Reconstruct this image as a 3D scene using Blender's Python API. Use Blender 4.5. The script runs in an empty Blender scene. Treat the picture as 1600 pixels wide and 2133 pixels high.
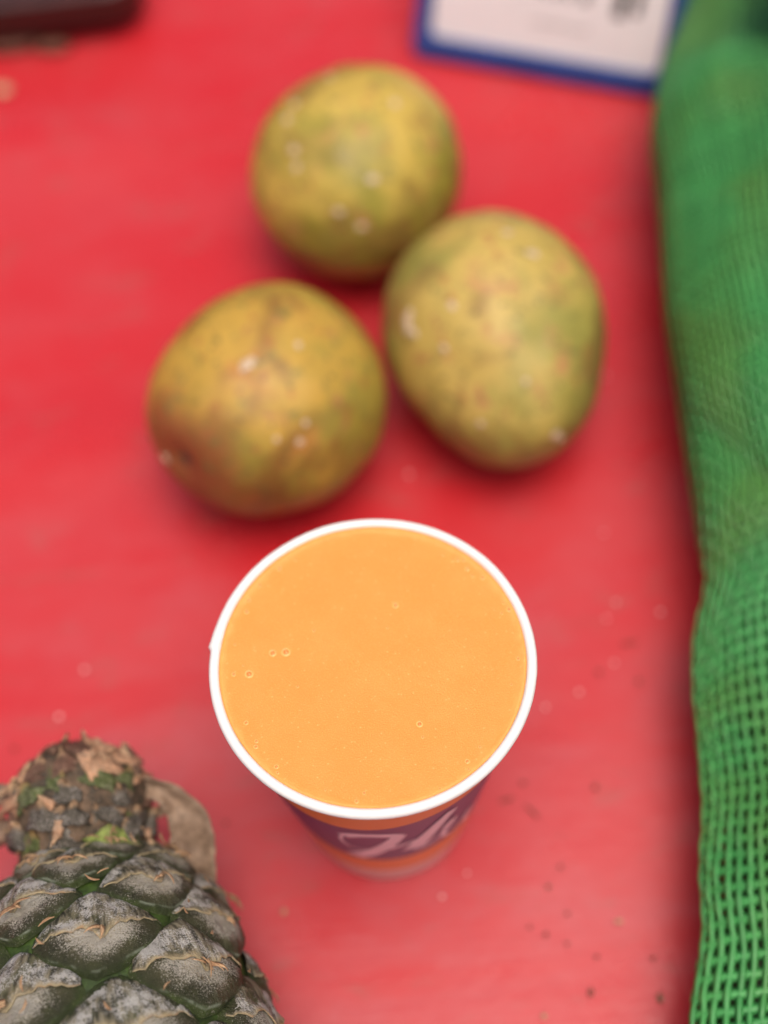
import bpy, math, random
from mathutils import Vector, Matrix, noise
R = math.radians
sc = bpy.context.scene
random.seed(7)

# ---------------------------------------------------------------- camera, sky, sun, exposure
def setup_view():
    cam = bpy.data.cameras.new('camera')
    co = bpy.data.objects.new('camera', cam)
    sc.collection.objects.link(co)
    tilt, roll = .533, -.074
    f = Vector((0, math.sin(tilt), -math.cos(tilt)))
    u = Vector((0, math.cos(tilt), math.sin(tilt)))
    r = Vector((1, 0, 0))
    c, s = math.cos(roll), math.sin(roll)
    r2, u2 = r * c + u * s, u * c - r * s
    m = Matrix((r2, u2, -f)).transposed().to_4x4()
    m.translation = Vector((0, 0, .4857))
    co.matrix_world = m
    cam.sensor_fit = 'HORIZONTAL'
    cam.sensor_width = 36
    cam.lens = 36 * 3100 / 1600
    cam.clip_start = .01
    cam.clip_end = 50
    cam.dof.use_dof = True
    cam.dof.focus_distance = .396
    cam.dof.aperture_fstop = 4.5
    sc.camera = co
    w = bpy.data.worlds.new('World')
    sc.world = w
    w.use_nodes = True
    nt = w.node_tree
    sky = nt.nodes.new('ShaderNodeTexSky')
    sky.sky_type = 'NISHITA'
    sky.sun_disc = False
    sky.sun_elevation = R(79)
    sky.sun_rotation = R(152)
    sky.air_density = 0.8
    sky.dust_density = 8.0
    sky.ozone_density = 0.2
    nt.links.new(sky.outputs[0], nt.nodes['Background'].inputs[0])
    nt.nodes['Background'].inputs[1].default_value = .135
    l = bpy.data.lights.new('sun', 'SUN')
    l.energy = 1.35
    l.angle = R(38)
    l.color = (1, .93, .82)
    lo = bpy.data.objects.new('sun', l)
    sc.collection.objects.link(lo)
    d = Vector((math.sin(R(152)) * math.cos(R(79)), math.cos(R(152)) * math.cos(R(79)), math.sin(R(79))))
    lo.rotation_euler = d.to_track_quat('Z', 'Y').to_euler()
    sc.view_settings.view_transform = 'Standard'
    sc.view_settings.look = 'None'
    sc.view_settings.gamma = 1
    sc.view_settings.exposure = 0.0
setup_view()

# ---------------------------------------------------------------- helpers
def link(o, parent=None):
    sc.collection.objects.link(o)
    if parent:
        o.parent = parent
    return o

def tag(o, label=None, cat=None, group=None, kind=None):
    if label: o['label'] = label
    if cat: o['category'] = cat
    if group: o['group'] = group
    if kind: o['kind'] = kind
    return o

def meshdata(name, verts, faces, mat=None, smooth=True, cols=None, scale=.001):
    me = bpy.data.meshes.new(name)
    me.from_pydata([(v[0] * scale, v[1] * scale, v[2] * scale) for v in verts], [], faces)
    if smooth:
        me.polygons.foreach_set('use_smooth', [True] * len(me.polygons))
    if mat:
        me.materials.append(mat)
    if cols:
        a = me.attributes.new('Col', 'FLOAT_COLOR', 'POINT')
        flat = []
        for c in cols:
            flat += [c[0], c[1], c[2], 1.0]
        a.data.foreach_set('color', flat)
    me.update()
    return me

def mk(name, verts, faces, mat=None, parent=None, smooth=True, cols=None, loc=None):
    o = bpy.data.objects.new(name, meshdata(name, verts, faces, mat, smooth, cols))
    if loc:
        o.location = Vector(loc) * .001
    return link(o, parent)

def empty(name, loc=(0, 0, 0)):
    o = bpy.data.objects.new(name, None)
    o.location = Vector(loc) * .001
    o.empty_display_size = .01
    return link(o)

def grid_faces(nu, nv, close_u=False, flip=False):
    fs = []
    for i in range(nu if close_u else nu - 1):
        for j in range(nv - 1):
            a, b = i * nv + j, ((i + 1) % nu) * nv + j
            q = (a, b, b + 1, a + 1)
            fs.append(q[::-1] if flip else q)
    return fs

def lathe(profile, n=96):
    vs, m = [], len(profile)
    for i in range(n):
        a = 2 * math.pi * i / n
        c, s = math.cos(a), math.sin(a)
        vs += [(r * c, r * s, z) for r, z in profile]
    return vs, grid_faces(n, m, True)

def nz(x, y, z, sc_=1.0, seed=0.0):
    return noise.noise(Vector((x * sc_ + seed, y * sc_ - seed * .7, z * sc_ + seed * 1.3)))

def lerp(a, b, t): return a + (b - a) * t
def sstep(a, b, x):
    t = min(1, max(0, (x - a) / (b - a)))
    return t * t * (3 - 2 * t)
def interp(x, pts):
    if x <= pts[0][0]: return pts[0][1]
    for (x0, y0), (x1, y1) in zip(pts, pts[1:]):
        if x <= x1: return lerp(y0, y1, (x - x0) / (x1 - x0))
    return pts[-1][1]
def smooth_interp(x, pts, w=8):
    return sum(interp(x + d * w, pts) for d in (-1, -.5, 0, .5, 1)) / 5

# ---------------------------------------------------------------- materials
class NT:
    def __init__(s, name):
        s.m = bpy.data.materials.new(name)
        s.m.use_nodes = True
        s.t = s.m.node_tree
        s.b = s.t.nodes['Principled BSDF']
        s.co = None
    def n(s, t, **k):
        nd = s.t.nodes.new(t)
        for a, v in k.items(): setattr(nd, a, v)
        return nd
    def plug(s, v, inp):
        if isinstance(v, (int, float)): inp.default_value = v
        elif isinstance(v, tuple): inp.default_value = v if len(v) == 4 or inp.type == 'VECTOR' else (*v, 1)
        else: s.t.links.new(v, inp)
    def mm(s):
        if not s.co:
            tc = s.n('ShaderNodeTexCoord')
            mu = s.n('ShaderNodeVectorMath', operation='SCALE')
            mu.inputs['Scale'].default_value = 1000
            s.t.links.new(tc.outputs['Object'], mu.inputs[0])
            s.co = mu.outputs[0]
        return s.co
    def stretch(s, v):
        mp = s.n('ShaderNodeMapping'); mp.inputs['Scale'].default_value = v
        s.t.links.new(s.mm(), mp.inputs[0]); return mp.outputs[0]
    def noise(s, scale, detail=3, rough=.55, co=None, dist=0):
        nd = s.n('ShaderNodeTexNoise')
        nd.inputs['Scale'].default_value = scale; nd.inputs['Detail'].default_value = detail
        nd.inputs['Roughness'].default_value = rough; nd.inputs['Distortion'].default_value = dist
        s.t.links.new(co or s.mm(), nd.inputs['Vector'])
        return nd.outputs['Fac']
    def voro(s, scale, feature='F1', co=None):
        nd = s.n('ShaderNodeTexVoronoi', feature=feature)
        nd.inputs['Scale'].default_value = scale
        s.t.links.new(co or s.mm(), nd.inputs['Vector'])
        return nd.outputs['Distance']
    def ramp(s, v, a, b, lo=0.0, hi=1.0):
        nd = s.n('ShaderNodeMapRange', interpolation_type='SMOOTHSTEP')
        s.plug(v, nd.inputs[0])
        for i, q in enumerate((a, b, lo, hi)): nd.inputs[i + 1].default_value = q
        return nd.outputs[0]
    def math(s, op, a, b=0.0):
        nd = s.n('ShaderNodeMath', operation=op)
        s.plug(a, nd.inputs[0]); s.plug(b, nd.inputs[1]); return nd.outputs[0]
    def mix(s, f, a, b):
        nd = s.n('ShaderNodeMix', data_type='RGBA')
        s.plug(f, nd.inputs[0]); s.plug(a, nd.inputs[6]); s.plug(b, nd.inputs[7]); return nd.outputs[2]
    def attr(s):
        a = s.n('ShaderNodeAttribute', attribute_name='Col')
        sp = s.n('ShaderNodeSeparateColor')
        s.t.links.new(a.outputs['Color'], sp.inputs[0]); return sp.outputs
    def rnd(s): return s.n('ShaderNodeObjectInfo').outputs['Random']
    def bump(s, h, strength=.3, dist=.0005, base=None):
        nd = s.n('ShaderNodeBump'); nd.inputs['Strength'].default_value = strength; nd.inputs['Distance'].default_value = dist
        s.plug(h, nd.inputs['Height'])
        if base: s.t.links.new(base, nd.inputs['Normal'])
        return nd.outputs[0]
    def out(s, col, rough=.5, normal=None, spec=.5, **k):
        s.plug(col, s.b.inputs['Base Color']); s.plug(rough, s.b.inputs['Roughness']); s.plug(spec, s.b.inputs['Specular IOR Level'])
        if normal: s.t.links.new(normal, s.b.inputs['Normal'])
        for a, v in k.items(): s.plug(v, s.b.inputs[a.replace('_', ' ')])
        return s.m

def mat_table():
    t = NT('red_tarpaulin')
    cl = t.noise(.008, 3, .55)
    sheen_dist = t.n('ShaderNodeVectorMath', operation='DISTANCE')          # pale sky sheen painted into the sheet's colour at its near side
    t.t.links.new(t.stretch((.8, 1, 0)), sheen_dist.inputs[0]); sheen_dist.inputs[1].default_value = (10, 30, 0)
    sky_sheen = t.ramp(t.math('ADD', sheen_dist.outputs['Value'], t.math('MULTIPLY', t.math('SUBTRACT', cl, .5), 420)), 90, 270, 1, 0)
    dust_sheen = t.math('MAXIMUM', t.ramp(sky_sheen, 0, 1, .38, 1), t.math('MULTIPLY', t.ramp(t.noise(.011, 3, .55), .46, .68), .7))  # painted near sheen joined with patches of dust film
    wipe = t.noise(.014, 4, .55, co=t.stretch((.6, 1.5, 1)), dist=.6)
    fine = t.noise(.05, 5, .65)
    dust_sheen2 = t.math('MULTIPLY', dust_sheen, t.math('MULTIPLY', t.ramp(fine, .25, .7, .55, 1), t.ramp(wipe, .34, .66, .25, 1)))
    c = t.mix(dust_sheen2, (.54, .013, .020), (.50, .072, .086))
    smear = t.ramp(t.noise(.035, 4, .65, co=t.stretch((1, 2.4, 1))), .54, .76)
    c = t.mix(t.math('MULTIPLY', smear, .5), c, (.34, .09, .075))
    speck = t.ramp(t.noise(.55, 2, .5), .68, .78)
    c = t.mix(t.math('MULTIPLY', speck, .45), c, (.26, .06, .05))
    scr = t.noise(.25, 3, .6, co=t.stretch((.06, 1.5, 1)))
    rough = t.math('ADD', t.ramp(t.noise(.016, 3, .6), .3, .7, .26, .42), t.math('MULTIPLY', t.math('SUBTRACT', wipe, .5), .25))
    weave = t.math('ADD', t.math('ADD', t.noise(.9, 3, .6), t.math('MULTIPLY', t.noise(.12, 3, .5), 2.0)), t.math('MULTIPLY', scr, .8))
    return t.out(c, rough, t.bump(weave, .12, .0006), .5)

def mat_simple(name, col, rough=.5, var=.15, scale=.3, bump=.1, spec=.5):
    t = NT(name)
    n = t.noise(scale, 4, .6)
    dark = tuple(c * (1 - var) for c in col); lite = tuple(min(1, c * (1 + var)) for c in col)
    return t.out(t.mix(t.ramp(n, .3, .7), dark, lite), rough, t.bump(n, bump, .0005), spec)

def mat_mango(name, seed, yellow, olive, brown, blush):
    t = NT(name)
    mp = t.n('ShaderNodeMapping'); mp.inputs['Location'].default_value = (seed * 31, seed * 17, seed * 7)
    t.t.links.new(t.mm(), mp.inputs[0]); co = mp.outputs[0]
    c = t.mix(t.ramp(t.noise(.026, 3, .55, co), .40, .62), yellow, olive)
    c = t.mix(t.math('MULTIPLY', t.ramp(t.noise(.035, 3, .6, co, .6), .46, .70), .8), c, brown)
    c = t.mix(t.math('MULTIPLY', t.ramp(t.noise(.06, 4, .65, co, .5), .55, .72), .65), c, blush)
    at = t.attr()
    c = t.mix(t.math('MULTIPLY', at[0], .9), c, (.25, .060, .026))
    c = t.mix(t.ramp(t.noise(.22, 3, .7, co), .56, .70, 0, .55), c, (.14, .12, .025))
    v = t.voro(.16, co=co)
    c = t.mix(t.ramp(v, .08, .20, .65, 0), c, (.06, .075, .03))
    rb = t.noise(.11, 3, .65, co)
    c = t.mix(t.ramp(rb, .60, .70, 0, .6), c, (.44, .17, .07))
    gb = t.noise(.14, 3, .65, t.stretch((1.1, 1.1, 1.3)))
    c = t.mix(t.ramp(gb, .58, .68, 0, .65), c, (.15, .15, .04))
    v2 = t.voro(.10, co=t.stretch((1.1, .9, 1)))
    c = t.mix(t.ramp(v2, .10, .24, .5, 0), c, (.35, .10, .035))
    v3 = t.voro(.42, co=co)
    c = t.mix(t.ramp(v3, .08, .16, .4, 0), c, (.60, .48, .20))
    b = t.math('ADD', t.noise(.8, 3, .6, co), t.math('MULTIPLY', t.noise(.1, 2, .5, co), 2.5))
    return t.out(c, t.ramp(t.noise(.08, 3, .6, co), .3, .7, .40, .56), t.bump(b, .16, .0006), .42)

def mat_cup():
    t = NT('printed_paper')
    sp = t.n('ShaderNodeSeparateXYZ'); t.t.links.new(t.mm(), sp.inputs[0])
    ang = t.math('ARCTAN2', sp.outputs[1], sp.outputs[0])
    w1 = t.math('MULTIPLY', t.math('SINE', t.math('ADD', t.math('MULTIPLY', ang, 3.0), 4.6)), 3.2)
    zu = t.math('SUBTRACT', sp.outputs[2], w1)
    w2 = t.math('MULTIPLY', t.math('SINE', t.math('ADD', t.math('MULTIPLY', ang, 3.0), 3.4)), 2.2)
    zl = t.math('SUBTRACT', sp.outputs[2], w2)
    orange, purple, white = (.74, .20, .025), (.042, .012, .095), (.66, .44, .40)
    c = t.mix(t.math('GREATER_THAN', zl, 41), orange, purple)
    c = t.mix(t.math('GREATER_THAN', zu, 89), c, orange)
    # thin darker fluting lines in the orange strip under the rim
    c = t.mix(t.math('LESS_THAN', sp.outputs[2], 19), c, white)
    return t.out(c, .38, t.bump(t.noise(1.2, 3, .6), .06, .0003), .5)

def mat_paper():
    t = NT('white_paper')
    n = t.noise(.9, 4, .6)
    return t.out(t.mix(n, (.80, .785, .765), (.86, .845, .825)), .5, t.bump(n, .12, .0003), .4)

def mat_juice():
    t = NT('orange_juice')
    n = t.noise(.07, 3, .6)
    c = t.mix(t.ramp(n, .35, .68), (.90, .286, .043), (.92, .305, .052))
    g = t.noise(2.6, 3, .75)
    c = t.mix(t.ramp(g, .50, .72, 0, .55), c, (.97, .47, .14))
    v = t.voro(.45)
    c = t.mix(t.ramp(v, .05, .16, .55, 0), c, (.98, .50, .17))
    g2 = t.noise(1.7, 3, .75)
    c = t.mix(t.ramp(g2, .54, .74, 0, .6), c, (.87, .33, .05))
    at = t.attr()
    c = t.mix(t.math('MULTIPLY', at[0], .5), c, (.97, .48, .13))
    return t.out(c, .42, t.bump(t.math('ADD', g, t.math('MULTIPLY', g2, .8)), .4, .0005), .45)

def mat_bubble():
    t = NT('juice_bubble')
    at = t.attr()
    c = t.mix(at[0], (.85, .25, .055), (.96, .47, .14))
    return t.out(c, .22, None, .5)

def mat_fruitlet():
    t = NT('pineapple_rind')
    at = t.attr()           # r: distance from the eye's centre, g: 0 crown side .. 1 stem side, b: random per eye
    rad, up = at[0], at[1]
    big = t.noise(.10, 3, .6)
    c = t.mix(t.ramp(big, .35, .65), (.030, .028, .013), (.085, .078, .038))
    green = t.mix(t.ramp(t.noise(.16, 3, .6), .35, .7), (.022, .040, .006), (.095, .155, .022))
    c = t.mix(t.ramp(t.math('ADD', rad, t.math('MULTIPLY', t.noise(.25, 3, .6), .25)), .94, 1.08), c, green)
    c = t.mix(t.math('MULTIPLY', t.ramp(t.noise(.14, 3, .6), .5, .7), .40), c, (.070, .085, .022))
    tan = t.math('MULTIPLY', t.ramp(t.math('ADD', rad, t.math('MULTIPLY', t.noise(.35, 4, .7), .45)), .30, .72, 1, 0), .8)
    c = t.mix(tan, c, (.42, .34, .20))
    c = t.mix(t.ramp(t.math('ADD', rad, t.math('MULTIPLY', t.noise(.2, 3, .6), .3)), .68, 1.0, 0, .65), c, (.030, .036, .014))
    ang = t.math('ARCTAN2', t.math('SUBTRACT', up, .48), t.math('SUBTRACT', at[2], .5))
    cm = t.n('ShaderNodeCombineXYZ'); t.plug(t.math('COSINE', ang), cm.inputs[0]); t.plug(t.math('SINE', ang), cm.inputs[1]); t.plug(t.math('MULTIPLY', t.rnd(), 70), cm.inputs[2])
    ray = t.noise(5.5, 4, .7, co=cm.outputs[0])
    c = t.mix(t.math('MULTIPLY', t.ramp(ray, .50, .66), t.ramp(rad, .06, .72, .9, 0)), c, (.52, .47, .38))
    c = t.mix(t.math('MULTIPLY', t.ramp(ray, .50, .34), t.ramp(rad, .06, .80, .85, 0)), c, (.026, .021, .013))
    # powdery bloom: fine pale grains, dense in the middle and on the upper half
    grains = t.noise(2.3, 3, .75)
    wide = t.noise(.16, 4, .65)
    dens = t.math('ADD', t.ramp(rad, .15, .95, .19, -.11), t.math('MULTIPLY', t.math('SUBTRACT', wide, .5), .40))
    g = t.ramp(t.math('ADD', grains, dens), .50, .66)
    c = t.mix(t.math('MULTIPLY', g, .85), c, (.46, .43, .37))
    # pale waxy line along the lower lip
    lip = t.math('MULTIPLY', t.math('MULTIPLY', t.ramp(rad, .83, .88), t.ramp(rad, .88, .92, 1, 0)), t.ramp(up, .25, .42, 1, 0))
    c = t.mix(t.math('MULTIPLY', lip, t.ramp(t.noise(.2, 2, .5), .42, .60, .0, .5)), c, (.34, .39, .30))
    b = t.math('ADD', grains, t.math('MULTIPLY', t.noise(.5, 4, .7), 2.0))
    return t.out(c, t.ramp(g, 0, 1, .52, .78), t.bump(t.math('ADD', b, t.math('MULTIPLY', ray, 1.5)), .85, .0008), .4)

def mat_bract():
    t = NT('pineapple_bract')
    at = t.attr()           # r: along towards the free edge, g: across, b: random
    streak = t.noise(1.0, 4, .7, co=None)
    nd = t.n('ShaderNodeTexNoise'); nd.inputs['Detail'].default_value = 4; nd.inputs['Scale'].default_value = 1
    cmb = t.n('ShaderNodeCombineXYZ'); t.plug(t.math('MULTIPLY', at[1], 26), cmb.inputs[0]); t.plug(t.math('MULTIPLY', at[0], 2.5), cmb.inputs[1]); t.plug(t.math('MULTIPLY', at[2], 60), cmb.inputs[2])
    t.t.links.new(cmb.outputs[0], nd.inputs['Vector'])
    st = nd.outputs['Fac']
    c = t.mix(t.ramp(st, .38, .62), (.028, .027, .015), (.21, .185, .125))
    c = t.mix(t.math('MULTIPLY', t.ramp(t.noise(.09, 3, .6), .52, .68), .7), c, (.075, .080, .030))
    grains = t.noise(2.1, 3, .75)
    wide = t.noise(.13, 4, .65)
    g = t.ramp(t.math('ADD', grains, t.math('MULTIPLY', t.math('SUBTRACT', wide, .50), 1.5)), .46, .68)
    c = t.mix(t.math('MULTIPLY', g, .85), c, (.50, .485, .46))
    c = t.mix(t.ramp(t.math('ADD', at[0], t.math('MULTIPLY', t.noise(.3, 4, .7), .5)), 1.0, 1.32), c, (.42, .34, .20))
    c = t.mix(t.math('MULTIPLY', t.ramp(t.math('ADD', at[0], t.math('MULTIPLY', st, .3)), 1.08, 1.2), t.ramp(wide, .47, .62, .0, .6)), c, (.34, .17, .075))
    b = t.math('ADD', grains, t.math('MULTIPLY', st, 3.0))
    return t.out(c, .62, t.bump(b, .7, .0008), .4)

def mat_dry(name='dried_tan', a=(.20, .105, .055), b=(.50, .30, .16), rough=.6):
    t = NT(name)
    n = t.noise(.28, 4, .7)
    f = t.noise(1.6, 4, .7, co=t.stretch((1, .25, 1)))
    c = t.mix(t.ramp(n, .3, .72), a, b)
    c = t.mix(t.ramp(f, .5, .75, 0, .5), c, tuple(x * .45 for x in a))
    r = t.rnd()
    c = t.mix(t.ramp(r, .35, 1.0, 0, .45), c, tuple(x * .5 for x in a))
    return t.out(c, rough, t.bump(t.math('ADD', n, f), .5, .0006), .4)

def mat_stub():
    t = NT('stem_bark')
    n = t.noise(.16, 5, .7)
    c = t.mix(t.ramp(n, .35, .65), (.045, .038, .026), (.21, .135, .085))
    c = t.mix(t.ramp(t.noise(.085, 3, .6), .56, .66), c, (.10, .16, .03))
    g = t.ramp(t.noise(1.9, 3, .75), .58, .70)
    c = t.mix(t.math('MULTIPLY', g, .7), c, (.42, .38, .33))
    return t.out(c, .65, t.bump(t.math('ADD', n, t.noise(.9, 4, .7)), .9, .0012), .4)

def mat_scale(name, base, pale, tip):
    t = NT(name)
    at = t.attr()
    n = t.noise(.3, 4, .7)
    c = t.mix(t.ramp(n, .3, .7), base, tuple(x * 2.2 for x in base))
    g = t.ramp(t.math('ADD', t.noise(1.8, 3, .75), t.math('MULTIPLY', t.noise(.2, 3, .6), .4)), .72, .88)
    c = t.mix(t.math('MULTIPLY', g, .85), c, pale)
    c = t.mix(t.ramp(t.math('ADD', at[0], t.math('MULTIPLY', n, .5)), .85, 1.25), c, tip)
    return t.out(c, .6, t.bump(t.math('ADD', n, t.noise(1.2, 4, .7)), .8, .0009), .4)

def mat_strand():
    t = NT('green_net_strand')
    r = t.rnd()
    n = t.noise(.05, 3, .6)
    c = t.mix(t.math('ADD', t.math('MULTIPLY', r, .5), t.math('MULTIPLY', n, .5)), (.028, .19, .044), (.085, .39, .105))
    c = t.mix(t.ramp(t.noise(.02, 2, .5), .45, .68, 0, .55), c, (.11, .23, .04))
    return t.out(c, .36, t.bump(t.noise(1.5, 3, .6), .25, .0004), .5)

# ---------------------------------------------------------------- table
def build_table():
    nx, ny = 200, 220
    x0, x1, y0, y1 = -620, 640, -320, 1050
    vs = []
    for i in range(nx):
        for j in range(ny):
            x, y = lerp(x0, x1, i / (nx - 1)), lerp(y0, y1, j / (ny - 1))
            # gentle billows of the sheet, flattest where things stand
            calm = math.exp(-((x - 20) / 130) ** 2 - ((y - 260) / 190) ** 2)
            fold = 2.2 * math.exp(-((y - 345 - x * .12) / 22) ** 2) * sstep(-30, -110, x) + 2.6 * math.exp(-((y - 470 + x * .2) / 26) ** 2) * sstep(-60, -120, x)
            z = fold + (1.6 - 1.35 * calm) * (nz(x, y * 1.7, 0, .0075, 3) + .45 * nz(x, y, 0, .021, 9))
            vs.append((x, y, z - .9 * (1 - calm) - .12))
    fs = grid_faces(nx, ny)
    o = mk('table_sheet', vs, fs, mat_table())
    tag(o, 'glossy red plastic sheet covering the table under everything', None, None, 'structure')
build_table()

# ---------------------------------------------------------------- cup and juice
CX, CY, CH = -6.2, 172.4, 115.0
RB, RT = 26.8, 43.0
def wall_r(z): return RB + (RT - RB) * z / CH
def on_cup(deg, z, off=0.0):
    a = R(deg); r = wall_r(z) + off
    return (r * math.cos(a), r * math.sin(a), z)

def cup_ribbon(path, width, off, mat, parent, name='lettering'):
    # a flat printed stroke laid on the cone; path = [(deg, z)], width in mm
    pts = []
    for (a0, z0), (a1, z1) in zip(path, path[1:]):
        for k in range(8):
            pts.append((lerp(a0, a1, k / 8), lerp(z0, z1, k / 8)))
    pts.append(path[-1])
    for _ in range(3):
        pts = [pts[0]] + [tuple((pts[i - 1][q] + 2 * pts[i][q] + pts[i + 1][q]) / 4 for q in (0, 1)) for i in range(1, len(pts) - 1)] + [pts[-1]]
    vs, n = [], len(pts)
    for i, (a, z) in enumerate(pts):
        p, q = pts[max(0, i - 1)], pts[min(n - 1, i + 1)]
        r = wall_r(z)
        du, dz = R(q[0] - p[0]) * r, q[1] - p[1]
        L = math.hypot(du, dz) or 1
        t = i / (n - 1)
        w = (width(t) if callable(width) else width) * .43
        for s in (-1, 1):
            uu, vv = -dz / L * w * s, du / L * w * s
            vs.append(on_cup(a + math.degrees(uu / r), z + vv, off))
    fs = [(2 * i, 2 * i + 1, 2 * i + 3, 2 * i + 2) for i in range(n - 1)]
    return vs, fs

def build_cup():
    root = empty('paper_cup', (CX, CY, 0))
    tag(root, 'paper cup printed orange and purple, white rolled rim, full of juice', 'cup')
    paper = mat_paper()
    prof = [(RB - 1.0, 3.5), (RB - 1.0, .2), (RB - .3, 0.05), (RB, .3)]
    prof += [(wall_r(z), z) for z in (2, 8, 18, 30, 45, 60, 75, 90, 104, 113.0)]
    vs, fs = lathe(prof, 128)
    mk('wall', vs, fs, mat_cup(), root)
    vs, fs = lathe([(0.01, 3.6), (RB - 1.1, 3.6)] + [(wall_r(z) - .6, z) for z in (4, 40, 80, 113)], 96)
    mk('inner_wall', vs, [f[::-1] for f in fs], paper, root)
    # rolled rim with its overlapped seam on the left
    n, m = 220, 20
    vs = []
    seam = R(171)
    for i in range(n):
        a = 2 * math.pi * i / n
        d = (seam - a) % (2 * math.pi)
        over = .85 * math.exp(-d / .16)
        for j in range(m):
            b = 2 * math.pi * j / m
            rr = 1.42 + over * .55 + .04 * nz(math.cos(a) * 40, math.sin(a) * 40, j, .4)
            wob = .12 * nz(math.cos(a) * 44, math.sin(a) * 44, 0, .06, 5)
            rad = 43.55 + over * .45 + wob + rr * math.cos(b)
            vs.append((rad * math.cos(a), rad * math.sin(a), 113.7 + rr * 1.05 * math.sin(b) + wob))
    fs = []
    for i in range(n):
        for j in range(m):
            fs.append((i * m + j, ((i + 1) % n) * m + j, ((i + 1) % n) * m + (j + 1) % m, i * m + (j + 1) % m))
    mk('rim', vs, fs, paper, root)
    # script lettering, printed on the band
    pink = mat_simple('pink_print', (.78, .58, .62), .4, .05)
    strokes = [
        ([(-109.5, 74), (-103, 78.5), (-96, 79.8), (-89, 79), (-84, 76.5)], 5.4),
        ([(-84, 77), (-87.5, 69), (-92, 60.5), (-100, 50), (-108.5, 43.5)], lambda t: lerp(5.0, 7.6, t)),
        ([(-109.5, 74), (-111.5, 69), (-111, 63), (-108.5, 58.5), (-103, 57), (-97, 57)], lambda t: lerp(1.6, .9, t)),
        ([(-93, 57), (-89.5, 58.5), (-80, 63.5), (-71, 66)], 2.8),
        ([(-60.5, 85.5), (-65, 78), (-71, 65.5), (-77.5, 51.5)], lambda t: lerp(4.8, 8.2, t)),
        ([(-77.5, 51.5), (-70, 50), (-62, 56), (-57, 66), (-57, 71), (-61, 66), (-62, 55), (-58, 48), (-50, 50), (-44, 62)], 2.4),
        ([(-46, 63), (-48, 55), (-46, 48), (-38, 47), (-32, 58)], 2.4),
    ]
    for k, (p, w) in enumerate(strokes):
        vs, fs = cup_ribbon(p, w, .10 + .03 * k, pink, root)
        mk('lettering', vs, fs, pink, root)
build_cup()

def build_juice():
    ZJ = 113.7
    rj = wall_r(ZJ) - .65
    vs, fs, cols = [], [], []
    rings, n = 40, 128
    vs.append((0, 0, 0)); cols.append((0, 0, 0))
    for i in range(1, rings + 1):
        r = rj * (i / rings)
        for k in range(n):
            a = 2 * math.pi * k / n
            x, y = r * math.cos(a), r * math.sin(a)
            e = sstep(rj - 2.2, rj, r)
            z = .55 * e * e + .10 * nz(x, y, 0, .12, 4) + .05 * nz(x, y, 0, .5, 2)
            vs.append((x, y, z)); cols.append((sstep(rj - 2.5, rj, r + nz(x, y, 0, .5, 8)), 0, 0))
    for k in range(n):
        fs.append((0, 1 + k, 1 + (k + 1) % n))
    for i in range(rings - 1):
        for k in range(n):
            a, b = 1 + i * n + k, 1 + i * n + (k + 1) % n
            fs.append((a, a + n, b + n, b))
    # sides and underside so that it is a body of liquid
    base = len(vs)
    for k in range(n):
        a = 2 * math.pi * k / n
        r2 = wall_r(5) - .75
        vs.append((r2 * math.cos(a), r2 * math.sin(a), 5 - ZJ)); cols.append((0, 0, 0))
    o0 = 1 + (rings - 1) * n
    for k in range(n):
        fs.append((o0 + k, base + k, base + (k + 1) % n, o0 + (k + 1) % n))
    fs.append(tuple(base + k for k in range(n))[::-1])
    j = mk('juice', vs, fs, mat_juice(), None, True, cols, (CX, CY, ZJ))
    tag(j, 'opaque orange fruit juice with tiny bubbles filling the paper cup', 'juice')
    # bubbles
    prof = [(0.0, .42), (.25, .40), (.5, .28), (.68, .02), (.8, .10), (.95, .16), (1.1, .08), (1.25, -.06)]
    vs, fs = lathe(prof, 18)
    cl = []
    for v in vs:
        r = math.hypot(v[0], v[1])
        cl.append((sstep(.62, .9, r), 0, 0))
    me = meshdata('bubble', vs, fs, mat_bubble(), True, cl)
    spots = [(-23.6, 4.6, 1.25), (-27.3, 4.6, 1.0), (-33.9, -1.2, 1.15), (11.5, -19.5, .85), (7.5, 16.5, .85)]
    rnd = random.Random(5)
    for k in range(30):
        a = rnd.uniform(R(120), R(420)); r = rj - rnd.uniform(1.2, 4.2) ** 1.0
        spots.append((r * math.cos(a), r * math.sin(a), rnd.uniform(.35, .7)))
    for k in range(9):
        a = rnd.uniform(0, 6.28); r = rj * math.sqrt(rnd.random()) * .92
        spots.append((r * math.cos(a), r * math.sin(a), rnd.uniform(.3, .55)))
    for x, y, s in spots:
        b = bpy.data.objects.new('bubble', me)
        b.location = (x * .001, y * .001, .00012)
        b.scale = (s * .9, s * .9, s * .9)
        link(b, j)
build_juice()

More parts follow.
